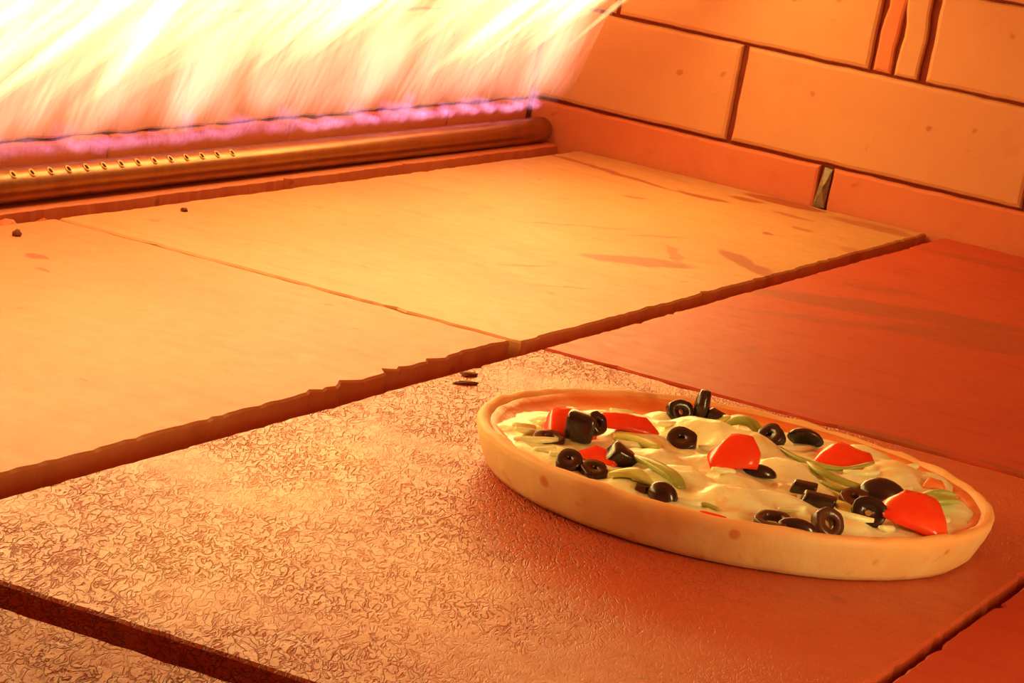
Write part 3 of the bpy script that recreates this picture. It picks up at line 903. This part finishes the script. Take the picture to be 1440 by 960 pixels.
# ---- tomato
m_tom = plain('red_tomato', (0.92, 0.045, 0.012), 0.22, 0.5, 45, 0.5, (0.88, 0.12, 0.03), 0.0005, 0.0, 0.15)
def wedge_bm(L, W, H, seed, peak=0.35):
    """tomato piece: sloping block with a soft ridge"""
    bm = bmesh.new()
    pts = [(-L / 2, -W / 2, 0), (L / 2, -W / 2, 0), (L / 2, W / 2, 0), (-L / 2, W / 2, 0), (-L * 0.38, -W * 0.36, H * 0.45), (L * 0.36, -W * 0.30, H * 0.55), (L * 0.34, W * 0.36, H * 0.9), (-L * (0.5 - peak), W * 0.30, H)]
    r = random.Random(seed)
    v = [bm.verts.new(Vector(p) * (1 + r.uniform(-0.08, 0.08))) for p in pts]
    for f in ((0, 3, 2, 1), (4, 5, 6, 7), (0, 1, 5, 4), (1, 2, 6, 5), (2, 3, 7, 6), (3, 0, 4, 7)):
        bm.faces.new([v[i] for i in f])
    bmesh.ops.subdivide_edges(bm, edges=bm.edges[:], cuts=3, use_grid_fill=True)
    for _ in range(3):
        bmesh.ops.smooth_vert(bm, verts=bm.verts[:], factor=0.5, use_axis_x=True, use_axis_y=True, use_axis_z=True)
    for vv in bm.verts:
        q = vv.co * 110 + Vector((seed, 0, 0))
        vv.co = vv.co * 1.14 + Vector((noise.noise(q), noise.noise(q + Vector((9, 0, 0))), noise.noise(q + Vector((0, 9, 0))))) * 0.0018
    return bm
topping('tomato_piece', wedge_bm(0.030, 0.026, 0.016, 1), m_tom, -0.0890, -0.0450, -0.0010, (0.0, -0.20, 0.75))
topping('tomato_piece', wedge_bm(0.046, 0.014, 0.009, 2), m_tom, -0.0720, -0.0060, 0.0000, (0, 0.05, 0.65))
topping('tomato_piece', wedge_bm(0.026, 0.014, 0.007, 3), m_tom, -0.0530, -0.0840, -0.0005, (0.1, 0, -0.1))
topping('tomato_piece', wedge_bm(0.032, 0.024, 0.015, 4, 0.5), m_tom, 0.0070, -0.0280, 0.0000, (0.15, -0.15, 0.4))
topping('tomato_piece', wedge_bm(0.036, 0.034, 0.012, 5), m_tom, 0.0440, 0.0740, -0.0008, (0.1, 0.1, 0.2))
topping('tomato_piece', wedge_bm(0.040, 0.031, 0.017, 6), m_tom, 0.1185, -0.0370, -0.0010, (0.0, 0.18, 0.45))
topping('tomato_piece', wedge_bm(0.014, 0.010, 0.006, 7), plain('orange_tomato', (0.85, 0.22, 0.05), 0.3), 0.1020, 0.0690, 0.0005, (0, 0, 0.4))
topping('tomato_piece', wedge_bm(0.026, 0.006, 0.004, 8), m_tom, 0.0330, -0.1345, -0.0040, (0, 0, 0.08))
topping('tomato_piece', wedge_bm(0.016, 0.006, 0.004, 9), m_tom, 0.0520, -0.1310, -0.0040, (0, 0, 0.3))

# ---- green pepper strips
m_pep = plain('green_pepper', (0.40, 0.46, 0.10), 0.3, 0.5, 60, 0.7, (0.24, 0.24, 0.06), 0.0004, 0.0, 0.1)
m_pep_y = plain('pale_pepper', (0.66, 0.70, 0.18), 0.3, 0.5, 60, 0.5, (0.45, 0.42, 0.10), 0.0004, 0.0, 0.1)
def strip_bm(pts, w, h):
    """bent strip of pepper through pts (pizza coordinates), skin side up"""
    P = [Vector((x, y, cheese_z(x, y) + dz)) for x, y, dz in pts]
    n = 14
    C = []
    m = len(P) - 1
    for i in range(n + 1):
        t = i / n * m
        k = min(int(t), m - 1)
        u = t - k
        p0, p1, p2, p3 = P[max(k - 1, 0)], P[k], P[k + 1], P[min(k + 2, m)]
        C.append(0.5 * ((2 * p1) + (p2 - p0) * u + (2 * p0 - 5 * p1 + 4 * p2 - p3) * u * u + (3 * p1 - p0 - 3 * p2 + p3) * u ** 3))
    bm = bmesh.new()
    rows = []
    for i, c in enumerate(C):
        tg = (C[min(i + 1, n)] - C[max(i - 1, 0)]).normalized()
        sd = tg.cross(Vector((0, 0, 1))).normalized()
        up = sd.cross(tg)
        k = 0.6 + 0.4 * math.sin(PI * i / n)
        rows.append([bm.verts.new(c + sd * (w / 2 * k * math.cos(a)) + up * (h / 2 * k * math.sin(a) + 0.25 * h * math.cos(a) ** 2)) for a in [2 * PI * q / 8 for q in range(8)]])
    for A, B in zip(rows, rows[1:]):
        for k in range(8):
            bm.faces.new((A[k], A[(k + 1) % 8], B[(k + 1) % 8], B[k]))
    bm.faces.new(rows[0]); bm.faces.new(list(reversed(rows[-1])))
    return bm
def strip(pts, w, h, mat=None):
    mesh_obj('pepper_strip', strip_bm([(x, y, z * MM) for x, y, z in pts], w * MM, h * MM), mat or m_pep, pizza, smooth=True)
strip([(-0.041, 0.090, 2), (-0.034, 0.094, 7), (-0.026, 0.097, 6), (-0.017, 0.096, 1)], 14, 6)
strip([(-0.044, 0.088, 1), (-0.040, 0.094, 6), (-0.035, 0.100, 5)], 9, 5, m_pep_y)
strip([(-0.0390, -0.0700, 3), (-0.022, -0.084, 3), (-0.004, -0.0960, 1.5), (0.004, -0.101, 0)], 11, 5)
strip([(-0.030, -0.1210, 2), (-0.017, -0.1220, 3), (-0.006, -0.120, 1)], 15, 6, m_pep_y)
strip([(0.0380, 0.022, 1), (0.0480, 0.010, 2.5), (0.0630, 0.006, 3.5), (0.0770, 0.009, 3)], 8, 4)
strip([(0.0560, -0.010, 1), (0.068, -0.014, 3), (0.080, -0.010, 3), (0.090, -0.022, 2)], 6, 3.5)
strip([(0.0040, 0.068, 0.5), (0.018, 0.052, 1.5), (0.036, 0.046, 2), (0.052, 0.052, 2), (0.064, 0.066, 2.5)], 4.5, 3)
strip([(0.1020, 0.030, 1), (0.112, 0.038, 3), (0.119, 0.052, 3)], 6, 3)
strip([(0.1090, 0.012, 1), (0.116, 0.020, 3.5), (0.126, 0.030, 2.5)], 14, 5)
strip([(0.0720, -0.040, 2), (0.082, -0.046, 2.5), (0.090, -0.062, 1)], 12, 4, m_pep_y)
strip([(-0.068, -0.024, 1), (-0.058, -0.020, 2), (-0.040, -0.028, 1)], 14, 5, m_pep_y)
strip([(0.018, -0.118, 0.5), (0.026, -0.122, 1.2), (0.034, -0.122, 0.5)], 5, 2.5)

# ------------------------------------------------------------------ loose crumbs
m_char = plain('charred_flake', (0.16, 0.035, 0.012), 0.8, 0.2, 90, 0.6)
def lump(name, mat, size, seed, flat=0.6):
    bm = bmesh.new()
    bmesh.ops.create_icosphere(bm, subdivisions=2, radius=0.5)
    for v in bm.verts:
        k = 1 + 0.45 * noise.noise(v.co * 3.0 + Vector((seed, seed, 0)))
        v.co = Vector((v.co.x * size[0] * k, v.co.y * size[1] * k, max(-0.3, v.co.z) * size[2] * k))
    return mesh_obj(name, bm, mat, smooth=False)
for i, (x, y, z, s, a, lab) in enumerate((
        (0.0095, -0.146, 0.0, (0.0085, 0.014, 0.003), -0.3, 'small charred flake beside the wide joint left of the pizza, the one nearer the joint'),
        (0.0195, -0.172, 0.0, (0.0060, 0.020, 0.0025), -0.5, 'thin charred flake left of the pizza, the one farther from the wide joint'))):
    o = tag(lump('charred_flake', m_char, s, i * 5.3), lab, 'crumb', 'charred flakes beside the wide joint')
    o.location = (x, y, z + s[2] * 0.28); o.rotation_euler = (0, 0, a)
for i, (x, y, s, lab, mat) in enumerate((
        (-0.4130, -0.055, (0.022, 0.034, 0.030), 'orange crumbled mortar lump in the groove before the burner pipe at the left edge', m_brick_low),
        (-0.4080, -0.010, (0.016, 0.024, 0.026), 'brown crumbled mortar lump in the groove at the corner between two slabs', m_bed),
        (-0.3770, -0.0950, (0.007, 0.010, 0.006), 'tiny dark crumb on the left slab near the groove', m_char),
        (-0.3805, 0.153, (0.005, 0.008, 0.004), 'tiny dark crumb on the far slab just below the burner pipe', m_char))):
    o = tag(lump('mortar_crumb', mat, s, 30 + i * 2.7), lab, 'crumb', 'crumbs near the burner groove')
    o.location = (x, y, (-0.032 + 0.3 * s[2] + 0.010) if i < 2 else 0.28 * s[2])
